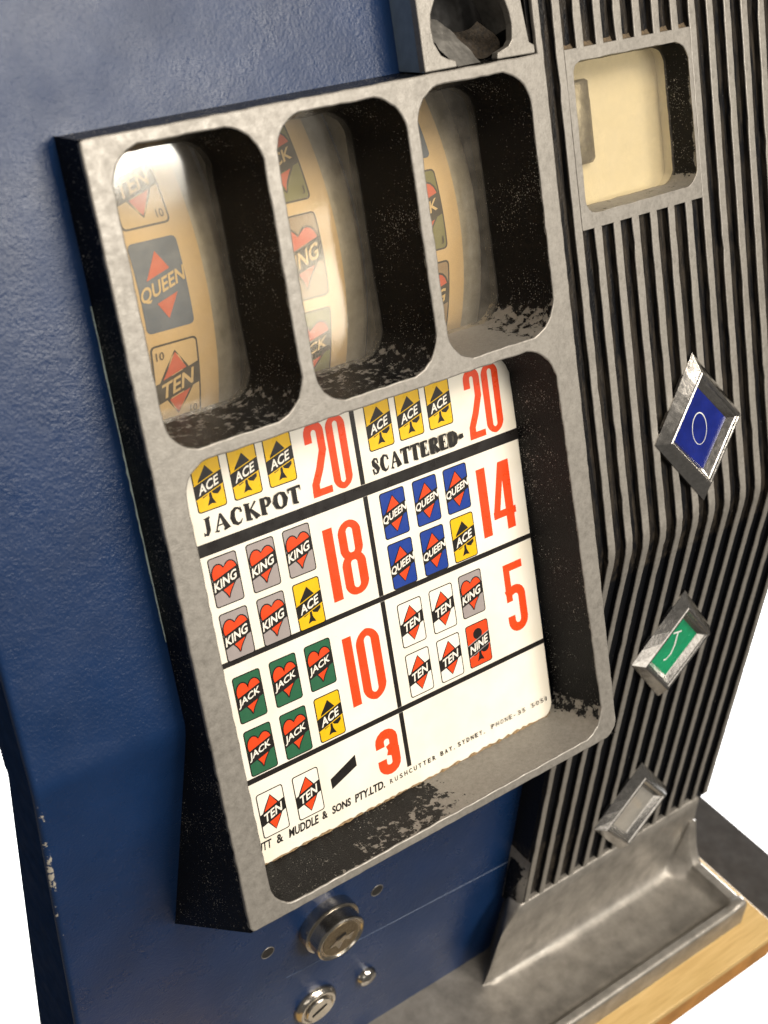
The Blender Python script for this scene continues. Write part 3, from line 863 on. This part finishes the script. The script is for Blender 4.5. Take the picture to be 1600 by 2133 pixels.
# worn steel ramp inside the opening
gx, gz = 10, 10; vs = []; fs = []
for j in range(gz + 1):
    for i in range(gx + 1):
        u_, v_ = i / gx, j / gz
        x = lerp(lerp(806, 837, u_), lerp(774, 812, u_), v_) + random.uniform(-1.2, 1.2) * (u_ in (0, 1))
        z = lerp(-45.5, 2, v_) - 7 * u_ * v_ + 3 * math.sin(v_ * 3)
        y = lerp(2.0, 24, v_ ** 0.8) + 4 * u_
        vs.append(F(x, y, z))
for j in range(gz):
    for i in range(gx):
        k = j * (gx + 1) + i; fs.append((k, k + 1, k + gx + 2, k + gx + 1))
mesh_obj("coin_ramp", vs, fs, M['steel'], root, smooth=True)["label"] = "worn steel ramp inside the keyhole opening"
gx, gz = 14, 14; vs = []; fs = []
for j in range(gz + 1):
    for i in range(gx + 1):
        u_, v_ = i / gx, j / gz
        vs.append(F(lerp(832, 872, u_) - 10 * v_ + 3 * math.sin(5 * v_), 34 - 16 * u_ ** 2 + 12 * v_ + 2.5 * math.sin(9 * u_ + 4 * v_) + random.uniform(-.5, .5), lerp(-46, -20, v_) + 10 * u_ * u_ + 3 * math.sin(6 * u_)))
for j in range(gz):
    for i in range(gx):
        k = j * (gx + 1) + i; fs.append((k, k + 1, k + gx + 2, k + gx + 1))
mesh_obj("dusty_shelf", vs, fs, M['dust'], root, smooth=True)["label"] = "brown dusty shelf inside the keyhole opening"
# curved grey wall at the right of the opening
vs = []; fs = []
for j in range(12):
    for i in range(10):
        a = math.radians(lerp(-10, 75, i / 9))
        vs.append(F(846 + 27 * math.cos(a) + random.uniform(-.3, .3), lerp(7, 40, j / 11), -14 + 40 * math.sin(a) - j * .8))
for j in range(11):
    for i in range(9):
        k = j * 10 + i; fs.append((k, k + 1, k + 11, k + 10))
mesh_obj("inner_bracket", vs, fs, M['steel'], root, smooth=True)["label"] = "curved grey bracket inside the keyhole opening"

# ---- ribbed front: black backing and grey ribs that fold with the front
# brown dust caught at the foot of the short upper grooves
def slot_dust():
    for k in range(7):
        xc = 940.5 + 25.7 * k; vs = []; fs = []
        for j in range(5):
            for i in range(6):
                vs.append(F(xc + lerp(-7.6, 7.6, i / 5), lerp(0.9, 7.0, j / 4) + random.uniform(-.4, .4), -51.2 + 6.5 * (j / 4) ** 2 + random.uniform(-.5, .8) + 1.5 * abs(i / 5 - .5)))
        for j in range(4):
            for i in range(5): fs.append((j * 6 + i, j * 6 + i + 1, (j + 1) * 6 + i + 1, (j + 1) * 6 + i))
        mesh_obj("groove_dust", vs, fs, M['groovedust'], root, smooth=True)
slot_dust()
def rib_path(z0, z1, off):
    """centre-line points (y, z) from z0 down to z1 (z1 below the fold is given as level height u)"""
    pts = []
    n0 = max(2, int((z0 - max(z1, ZK + 10)) / 14)) if z0 > ZK else 0
    lo = max(z1, ZK + 14)
    if n0:
        for k in range(n0 + 1): pts.append((off, lerp(z0, lo, k / n0)))
    if z1 < ZK:
        t0 = 18.0
        if n0: pts += [(off + 0.385 * (14 + d_) ** 2 / 56, ZK - d_) for d_ in (-8, -3, 2, 7, 12)]
        else: t0 = (ZK - z0) / CS
        y0, zz0 = off, ZK - 0.19 * off
        T = (-517.9 - z1)
        m_ = int((T - t0) / 14)
        for k in range(m_ + 1):
            t = lerp(t0, T, k / m_)
            pts.append((y0 + t * SN, zz0 - t * CS))
    return pts
RIBW = 4.95
def rib(xc, z0, z1, name="rib", w=RIBW, ramp_=7.2):
    pts = rib_path(z0, z1, 0.0); vs = []; fs = []; wear = []; wfull = w
    k = 8
    for i, (y, z) in enumerate(pts):
        low = z < ZK
        ny, nz = (CS, SN) if low else (1.0, 0.0)               # inward direction
        w = wfull if not low else lerp(wfull, 4.05, min(1, (ZK - z) / 60))
        jl_, jr_ = random.uniform(-.35, .35), random.uniform(-.35, .35)
        if random.random() < 0.05: jr_ -= random.uniform(.4, 1.1)
        if random.random() < 0.05: jl_ += random.uniform(.4, 1.1)
        row = [(-w - 1.0, ramp_ + .4), (-w - .1 + jl_, 1.2), (-w + .25 + jl_, .35), (-w + 1.1 + jl_, 0), (w - 1.1 + jr_, 0), (w - .25 + jr_, .35), (w + .1 + jr_, 1.2), (w + 1.0, ramp_ + .4)]
        for dx, dn in row:
            vs.append(F(xc + dx, y + ny * dn, z + nz * dn))
            wear.append(0.25 if z > ZK - 40 else 0.10)
    mi = []
    for i in range(len(pts) - 1):
        for j in range(k - 1):
            fs.append((i * k + j, (i + 1) * k + j, (i + 1) * k + j + 1, i * k + j + 1)); mi.append(1 if j in (0, 6) else 0)
    for e in (0, len(pts) - 1):
        fs.append(tuple(range(e * k, e * k + k)) if e else tuple(range(k))[::-1]); mi.append(1)
    o = mesh_obj(name, vs, fs, [M['cast'], M['blackrib']], root, mi, wear=wear)
    recalc(o); return o
RX = lambda k: 927.65 + 25.7 * k
rib(RX(-1) , -740, -1064)
rib(RX(0), 130, -1064); 
for k in range(1, 7):
    rib(RX(k), 130, -51.5); rib(RX(k), -213.5, -1064)
for k in range(7, 13): rib(RX(k), 130, -1064)
# backing sheet with the left return wall
vs = []; fs = []; wear = []
pts = rib_path(130, -1072, 7.0); nx = 2
for y, z in pts:
    yb, zb = (y + 34, z) if z > ZK else (y + 36 * CS, z + 36 * SN * 0 - 8)
    for x, yy, zz2 in ((896.2, yb, z), (896.2, y + 0, z), (1000, y, z), (1120, y, z), (1249, y, z), (1251, yb, z)):
        vs.append(F(x, yy, zz2)); wear.append((0.24 if z > ZK - 40 else 0.10) if x > 900 or z > -980 else 0.46)
for i in range(len(pts) - 1):
    for j in range(5): fs.append((i * 6 + j, i * 6 + j + 1, (i + 1) * 6 + j + 1, (i + 1) * 6 + j))
o = mesh_obj("rib_backing", vs, fs, M['blackrib'], root, wear=wear)
# cut the backing where the square display window sits
def cut_window(o, x0, x1, z0, z1):
    bm = bmesh.new(); bm.from_mesh(o.data); og = Vector(o["_origin"])
    for co, no in ((F(x0, 0, 0) - og, (1, 0, 0)), (F(x1, 0, 0) - og, (1, 0, 0)), (F(0, 0, z0) - og, (0, 0, 1)), (F(0, 0, z1) - og, (0, 0, 1))):
        bmesh.ops.bisect_plane(bm, geom=bm.verts[:] + bm.edges[:] + bm.faces[:], plane_co=co, plane_no=no)
    dele = []
    a, b_ = F(x0, 0, z1) - og, F(x1, 0, z0) - og
    for f in bm.faces:
        c = f.calc_center_median()
        if a.x < c.x < b_.x and a.z < c.z < b_.z and abs(f.normal.y) > .7: dele.append(f)
    bmesh.ops.delete(bm, geom=dele, context='FACES'); bm.to_mesh(o.data); bm.free()
cut_window(o, 936, 1104, -56, -208)
cut_window(blue, 448, 895, -52, -735)
cut_window(blue, 930, 1110, -52, -215)
cut_window(blue, 776, 894, 125, -46)
# foot of the left return wall: bare worn metal and flaked black
def smooth_noise(i, j): return random.uniform(-1, 1)

# ---- square display window
wl = rpoly([(941.5, -60.5), (1097, -60.5), (1098.5, -202), (940.5, -202)], [10, 17, 17, 12], 8, 9)
wl = jitter(wl, 0.35)
o = plate("window_surround", rpoly([(RX(0) + RIBW, -48.5), (RX(7) - RIBW, -48.5), (RX(7) - RIBW, -216.5), (RX(0) + RIBW, -216.5)], 1.0, 2, 9), [wl], M['cast'], root, 0.02, 7.5, 0.6)
o["label"] = "grey surround of the square cream window"
def wear_w4(p, t, s):
    return 0.62 if p[2] < -190 else (0.5 if t < .08 else 0.24)
pocket("display_pocket", wl, 31.0, 3.0, wear_w4)
lp = offs(ccw(wl), -1.0)
vs = [F(p_.x, 46, p_.y) for p_ in lp]; n = len(lp)
o = mesh_obj("display_panel", vs, [tuple(range(n))], M['cream'], root); recalc(o); o["label"] = "cream panel behind the square window"
rings = [[(p_.x, y, p_.y) for p_ in lp] for y in (30.0, 46.2)]
loft("display_panel_rim", rings, M['cream'], root)
lp = offs(ccw(wl), 1.5)
vs = [F(p_.x, 28, p_.y) for p_ in lp] + [F(p_.x, 29.5, p_.y) for p_ in lp]
o = mesh_obj("window_pane", vs, [tuple(range(n))[::-1], tuple(range(n, 2 * n))] + [(k, (k + 1) % n, n + (k + 1) % n, n + k) for k in range(n)], M['glass'], root); recalc(o)
rings = []  # guessed cylinder standing in for a dark shape at the left of the pane
for r_, z_ in ((0, -80), (15, -80), (18.5, -82), (18.5, -97), (19, -101), (19, -156), (16, -160), (0, -160)):
    rings.append([(979 + max(.01, r_) * math.cos(k * math.pi / 12), 44 + max(.01, r_) * math.sin(k * math.pi / 12) * .6, z_) for k in range(24)])
loft("grey_cylinder", rings, M['steel'], root)["label"] = "grey cylinder behind the square window"

# ---- diamond buttons
def diamond(cx, cc, low, jewel, letter, label):
    def fn(x, n_, v):            # x across, v along the plane upwards, n_ outwards
        if low:
            y, z = wu(-199.2 - n_, cc + v); return F(cx + x, y, z)
        return F(cx + x, -n_, cc + v)
    def rh(a, b_, n_, s=5):
        c = [(0, b_), (a, 0), (0, -b_), (-a, 0)]; out = []
        for i in range(4):
            p0, p1 = c[i], c[(i + 1) % 4]
            for k in range(s): out.append((lerp(p0[0], p1[0], k / s), n_, lerp(p0[1], p1[1], k / s)))
        return out
    lv = [rh(66, 83, -2.5), rh(66, 83, 1.0), rh(55.5, 64.5, 11.5), rh(54.5, 63.3, 12.6), rh(52, 60.5, 13.0), rh(50.5, 58.6, 12.2), rh(49.5, 57.4, 10.8), rh(47.5, 55, 10.4), rh(41.5, 47, 4.4), rh(40.5, 45.8, 3.2)]
    vs = []; fs = []; n = len(lv[0])
    for r in lv: vs += [fn(*p_) for p_ in r]
    for k in range(len(lv) - 1):
        for i in range(n):
            j = (i + 1) % n; fs.append((k * n + i, k * n + j, (k + 1) * n + j, (k + 1) * n + i))
    b = mesh_obj("diamond_button", vs, fs, M['chrome'], root); recalc(b); b["label"] = label
    r = rh(42, 47.5, 3.6)
    ins = mesh_obj("insert", [fn(*p_) for p_ in r], [tuple(range(n))], jewel, b); recalc(ins)
    if letter:
        p = Print()
        if letter == 'O': p.stroke([(11 * math.cos(t * math.pi / 18) - 1, 17.5 * math.sin(t * math.pi / 18)) for t in range(36)], [0.55 + 0.5 * max(0, math.sin(t * math.pi / 18)) for t in range(36)], 'engrave', closed=True)
        else:
            p.stroke([(-5, 22), (6, 20), (9, 19.5)], 2.4, 'engrave')
            p.stroke([(3, 20.5), (2.5, 0), (-1, -12), (-8, -17), (-12, -16)], 2.2, 'engrave')
        p.obj("engraved_letter", b, lambda x, v, h: fn(x, 3.75 + .1 * h, v))
    return b
diamond(1068, -455, False, M['jewel_blue'], 'O', "chrome diamond button with dark blue insert")
diamond(1067, -707, True, M['jewel_green'], 'J', "chrome diamond button with green insert")
diamond(1069, -989, True, M['jewel_clear'], None, "chrome diamond button with clear grey insert")

# ---- locks, screw and holes on the lower blue panel (outward = towards -w)
def turned(name, x, u, prof_, mat, parent=root, n=40, w_base=-162.2, sq=1.0):
    vs = []; fs = []
    for r, h in prof_:
        for k in range(n):
            a = 2 * math.pi * k / n
            vs.append(WL(x + r * math.cos(a), w_base - h, u + r * math.sin(a) * sq))
    for j in range(len(prof_) - 1):
        for k in range(n):
            k2 = (k + 1) % n; fs.append((j * n + k, j * n + k2, (j + 1) * n + k2, (j + 1) * n + k))
    if prof_[-1][0] > .01: fs.append(tuple(range((len(prof_) - 1) * n, len(prof_) * n)))
    o = mesh_obj(name, vs, fs, mat, parent, smooth=True); recalc(o)
    md = o.modifiers.new("edge", 'EDGE_SPLIT'); md.split_angle = math.radians(32)
    return o
LX, LU = 610.5, -926.5
lock = turned("cylinder_lock", LX, LU, [(36.3, -3), (36.3, 0), (36.3, 12), (35.8, 13.4), (34.5, 14), (32.4, 14), (32, 14.8), (32, 28), (31.2, 30), (29.8, 31), (28.4, 30.6), (27.2, 29)], M['nickel'])
lock["label"] = "large round nickel key lock below the award card"
turned("lock_core", LX, LU, [(27.4, 28.6), (26, 29.2), (25, 28.2), (24.4, 28.2), (24, 29.4), (0.01, 29.4)], M['brass'], lock)
p = Print(); p.stroke([(LX - 15, LU - 6), (LX - 7, LU - 3), (LX - 2, LU - 9), (LX + 4, LU - 1), (LX + 12, LU - 5), (LX + 17, LU + 1)], [2, 6, 9, 6, 8, 2], 'chrome')
p.obj("key_slot", lock, lambda x, u, h: WL(x, -162.2 - 29.7 - .1 * h, u))
p = Print(); p.stroke([(LX - 7, LU + 3), (LX + 6, LU + 6)], [3.2, 4.2], 'dark')
p.obj("keyhole", lock, lambda x, u, h: WL(x, -162.2 - 29.9 - .1 * h, u))
lk2 = turned("small_lock", 602.5, -1075.0, [(29, -2), (29, 1), (28, 4.5), (25.6, 7.5), (24, 8.6), (21, 8.6), (19.5, 7), (18.5, 7), (18, 10.5), (17, 11.5), (0.01, 11.5)], M['nickel'])
lk2["label"] = "smaller round lock at the bottom of the blue panel"
p = Print(); p.stroke([(592, -1080), (602, -1075), (612, -1070)], [3, 5, 3], 'dark'); p.obj("keyhole", lk2, lambda x, u, h: WL(x, -162.2 - 11.8 - .1 * h, u))
turned("screw", 677.0, -1080.0, [(14, -2), (14, .6), (13, 4), (11, 7), (6, 9.2), (0.01, 10)], M['chrome'])["label"] = "domed chrome screw head beside the small lock"
for hx, hu in ((681.5, -924.5), (533.2, -926.0)):
    h = turned("screw_hole", hx, hu, [(8.6, 0.2), (8.3, 0.8), (7.5, 0.5), (7.0, 0.25)], M['steel']); h["label"] = "small empty screw hole in the blue panel"
    turned("hole_bottom", hx, hu, [(7.4, 0.5), (0.01, 0.35)], M['dark'], h)
# scratched seam line across the blue panel
vs = []; fs = []
for i in range(30):
    t = i / 29; x = lerp(896, 560, t); u = lerp(-1019, -992, t); h = lerp(0.7, 0.15, t) * random.uniform(.6, 1.2)
    vs += [WL(x, -162.0, u - h), WL(x, -162.6, u), WL(x, -162.0, u + h)]
    if i:
        for k in (0, 1): fs.append((3 * i - 3 + k, 3 * i + k, 3 * i + k + 1, 3 * i - 2 + k))
mesh_obj("panel_seam", vs, fs, M['seam'], root)

# ---- coin tray
def smax(a, b_, k=9.0):
    h = max(k - abs(a - b_), 0) / k
    return max(a, b_) + h * h * k * 0.25
def sstep(a, b_, v):
    t = min(1, max(0, (v - a) / (b_ - a))); return t * t * (3 - 2 * t)
def tray_u(x, w):
    low = -1195.0
    R = lerp(24.0, 36.0, sstep(850, 1010, x))          # hollow between back wall and floor
    t = min(1, max(0, (w + 201 + R) / R))
    back = low + R * (1 - math.sqrt(max(0, 1 - t * t)))
    top = lerp(-1112.0, -1062.0, sstep(850, 897, x))
    if w > -203: back = max(back, lerp(back, top, sstep(-203, -200, w)))
    xb = 852 + 44 * min(1, max(0, (w + 201) / 39.0)) ** 0.9     # rounded left shoulder
    back = lerp(low, back, sstep(xb - 8, xb + 14, x))
    tf = min(1, max(0, (-285 - w) / 20.0)); front = low + 28 * tf ** 1.8
    tr = min(1, max(0, (x - 1136) / 70.0)); rgt = low + 29 * (1 - math.sqrt(max(0, 1 - tr * tr)))
    ear = 0
    if x > 1180:
        e = min(1, (x - 1180) / 30); ear = 62 * e * max(0, min(1, (w + 236) / 30)) ** 2
    return smax(smax(back, front, 10), rgt + ear, 14)
def coin_tray():
    xs = [560 + 16 * i for i in range(18)] + [840 + 2.5 * i for i in range(26)] + [910 + 11 * i for i in range(20)] + [1128 + 6 * i for i in range(14)] + [1210, 1214, 1218]
    ws = [-309 + 3.0 * i for i in range(24)] + [-237 + 1.5 * i for i in range(25)] + [-200.2, -198.5, -196.0] + [-193 + 3.0 * i for i in range(14)]
    vs = []; fs = []
    rows = []
    for w in ws:
        row = []
        for x in xs: row.append((x, w, tray_u(x, w)))
        rows.append(row)
    # rolled front rim
    pre = []
    for dw, du in ((-9, -45), (-9, -6), (-8.2, -2.2), (-6, -.5), (-3, 0)):
        pre.append([(x, -309 + dw, rows[0][i][2] + du if du > -40 else -1209.5) for i, x in enumerate(xs)])
    rows = pre + rows
    for r in rows:
        last = r[-1]
        for dx, du in ((2.5, -.6), (4, -2.5), (4.3, -7)): r.append((last[0] + dx, last[1], last[2] + du))
        r.append((last[0] + 4.3, last[1], -1209.5))
    n = len(rows[0])
    for r in rows:
        for p_ in r: vs.append(WL(*p_))
    for j in range(len(rows) - 1):
        for i in range(n - 1):
            k = j * n + i; fs.append((k, k + 1, k + n + 1, k + n))
    o = mesh_obj("coin_tray", vs, fs, M['traymetal'], root, smooth=True); recalc(o)
    md = o.modifiers.new("edge", 'EDGE_SPLIT'); md.split_angle = math.radians(55)
    o["label"] = "dull steel coin tray at the foot of the machine"
coin_tray()
# plinth under the blue panel
box("base_plinth", 340, 1205, -158, 50, -1210, -1188, WL, M['dark'], root)
# worn foot of the rib block beside the blue panel
vs = []; fs = []; wear = []
for j in range(15):
    for i in range(7):
        t = j / 14; s_ = i / 6
        u = lerp(-985, -1085, t); w = lerp(-199, -163, s_)
        x = 895.5 - 7.5 * math.sin(math.pi * min(1, max(0, (t - .1) / .9))) * math.sin(math.pi * s_) ** .7 + random.uniform(-.4, .4)
        vs.append(WL(x, w, u)); wear.append(0.62 if (s_ < .3 or s_ > .85 or t < .2) else 0.36)
for j in range(14):
    for i in range(6): fs.append((j * 7 + i, j * 7 + i + 1, (j + 1) * 7 + i + 1, (j + 1) * 7 + i))
o = mesh_obj("worn_foot", vs, fs, M['black'], root, smooth=True, wear=wear); recalc(o); o["label"] = "flaked black foot where the ribbed block meets the tray"

# ================================================================ SUPPORT AND BACKDROP
wb = bpy.data.objects.new("wooden_board", None); col.objects.link(wb); wb.location = world(800, -150, -1268)
wb["label"] = "pale varnished wooden board under the slot machine"; wb["category"] = "board"
wb["_origin"] = tuple(world(800, -150, -1268))
box("board_top", 345, 1261, -358, 55, -1222, -1210, world, M['wood'], wb, 1.5)
box("edge_rail", 350, 1258, -355, 52, -1268, -1223.2, world, M['rail'], wb, 4)
tb = box("table_top", 350, 1403, -338, 50, -1310, -1268.2, world, M['table'], None, 2)
tb["kind"] = "structure"
fl = box("backdrop", -0.22, 4, 0.0, 4, -0.80, -0.75, lambda x, y, z: Vector((x, y, z)), M['backdrop'])
fl["kind"] = "structure"
for o in bpy.data.objects:
    if "_origin" in o: del o["_origin"]
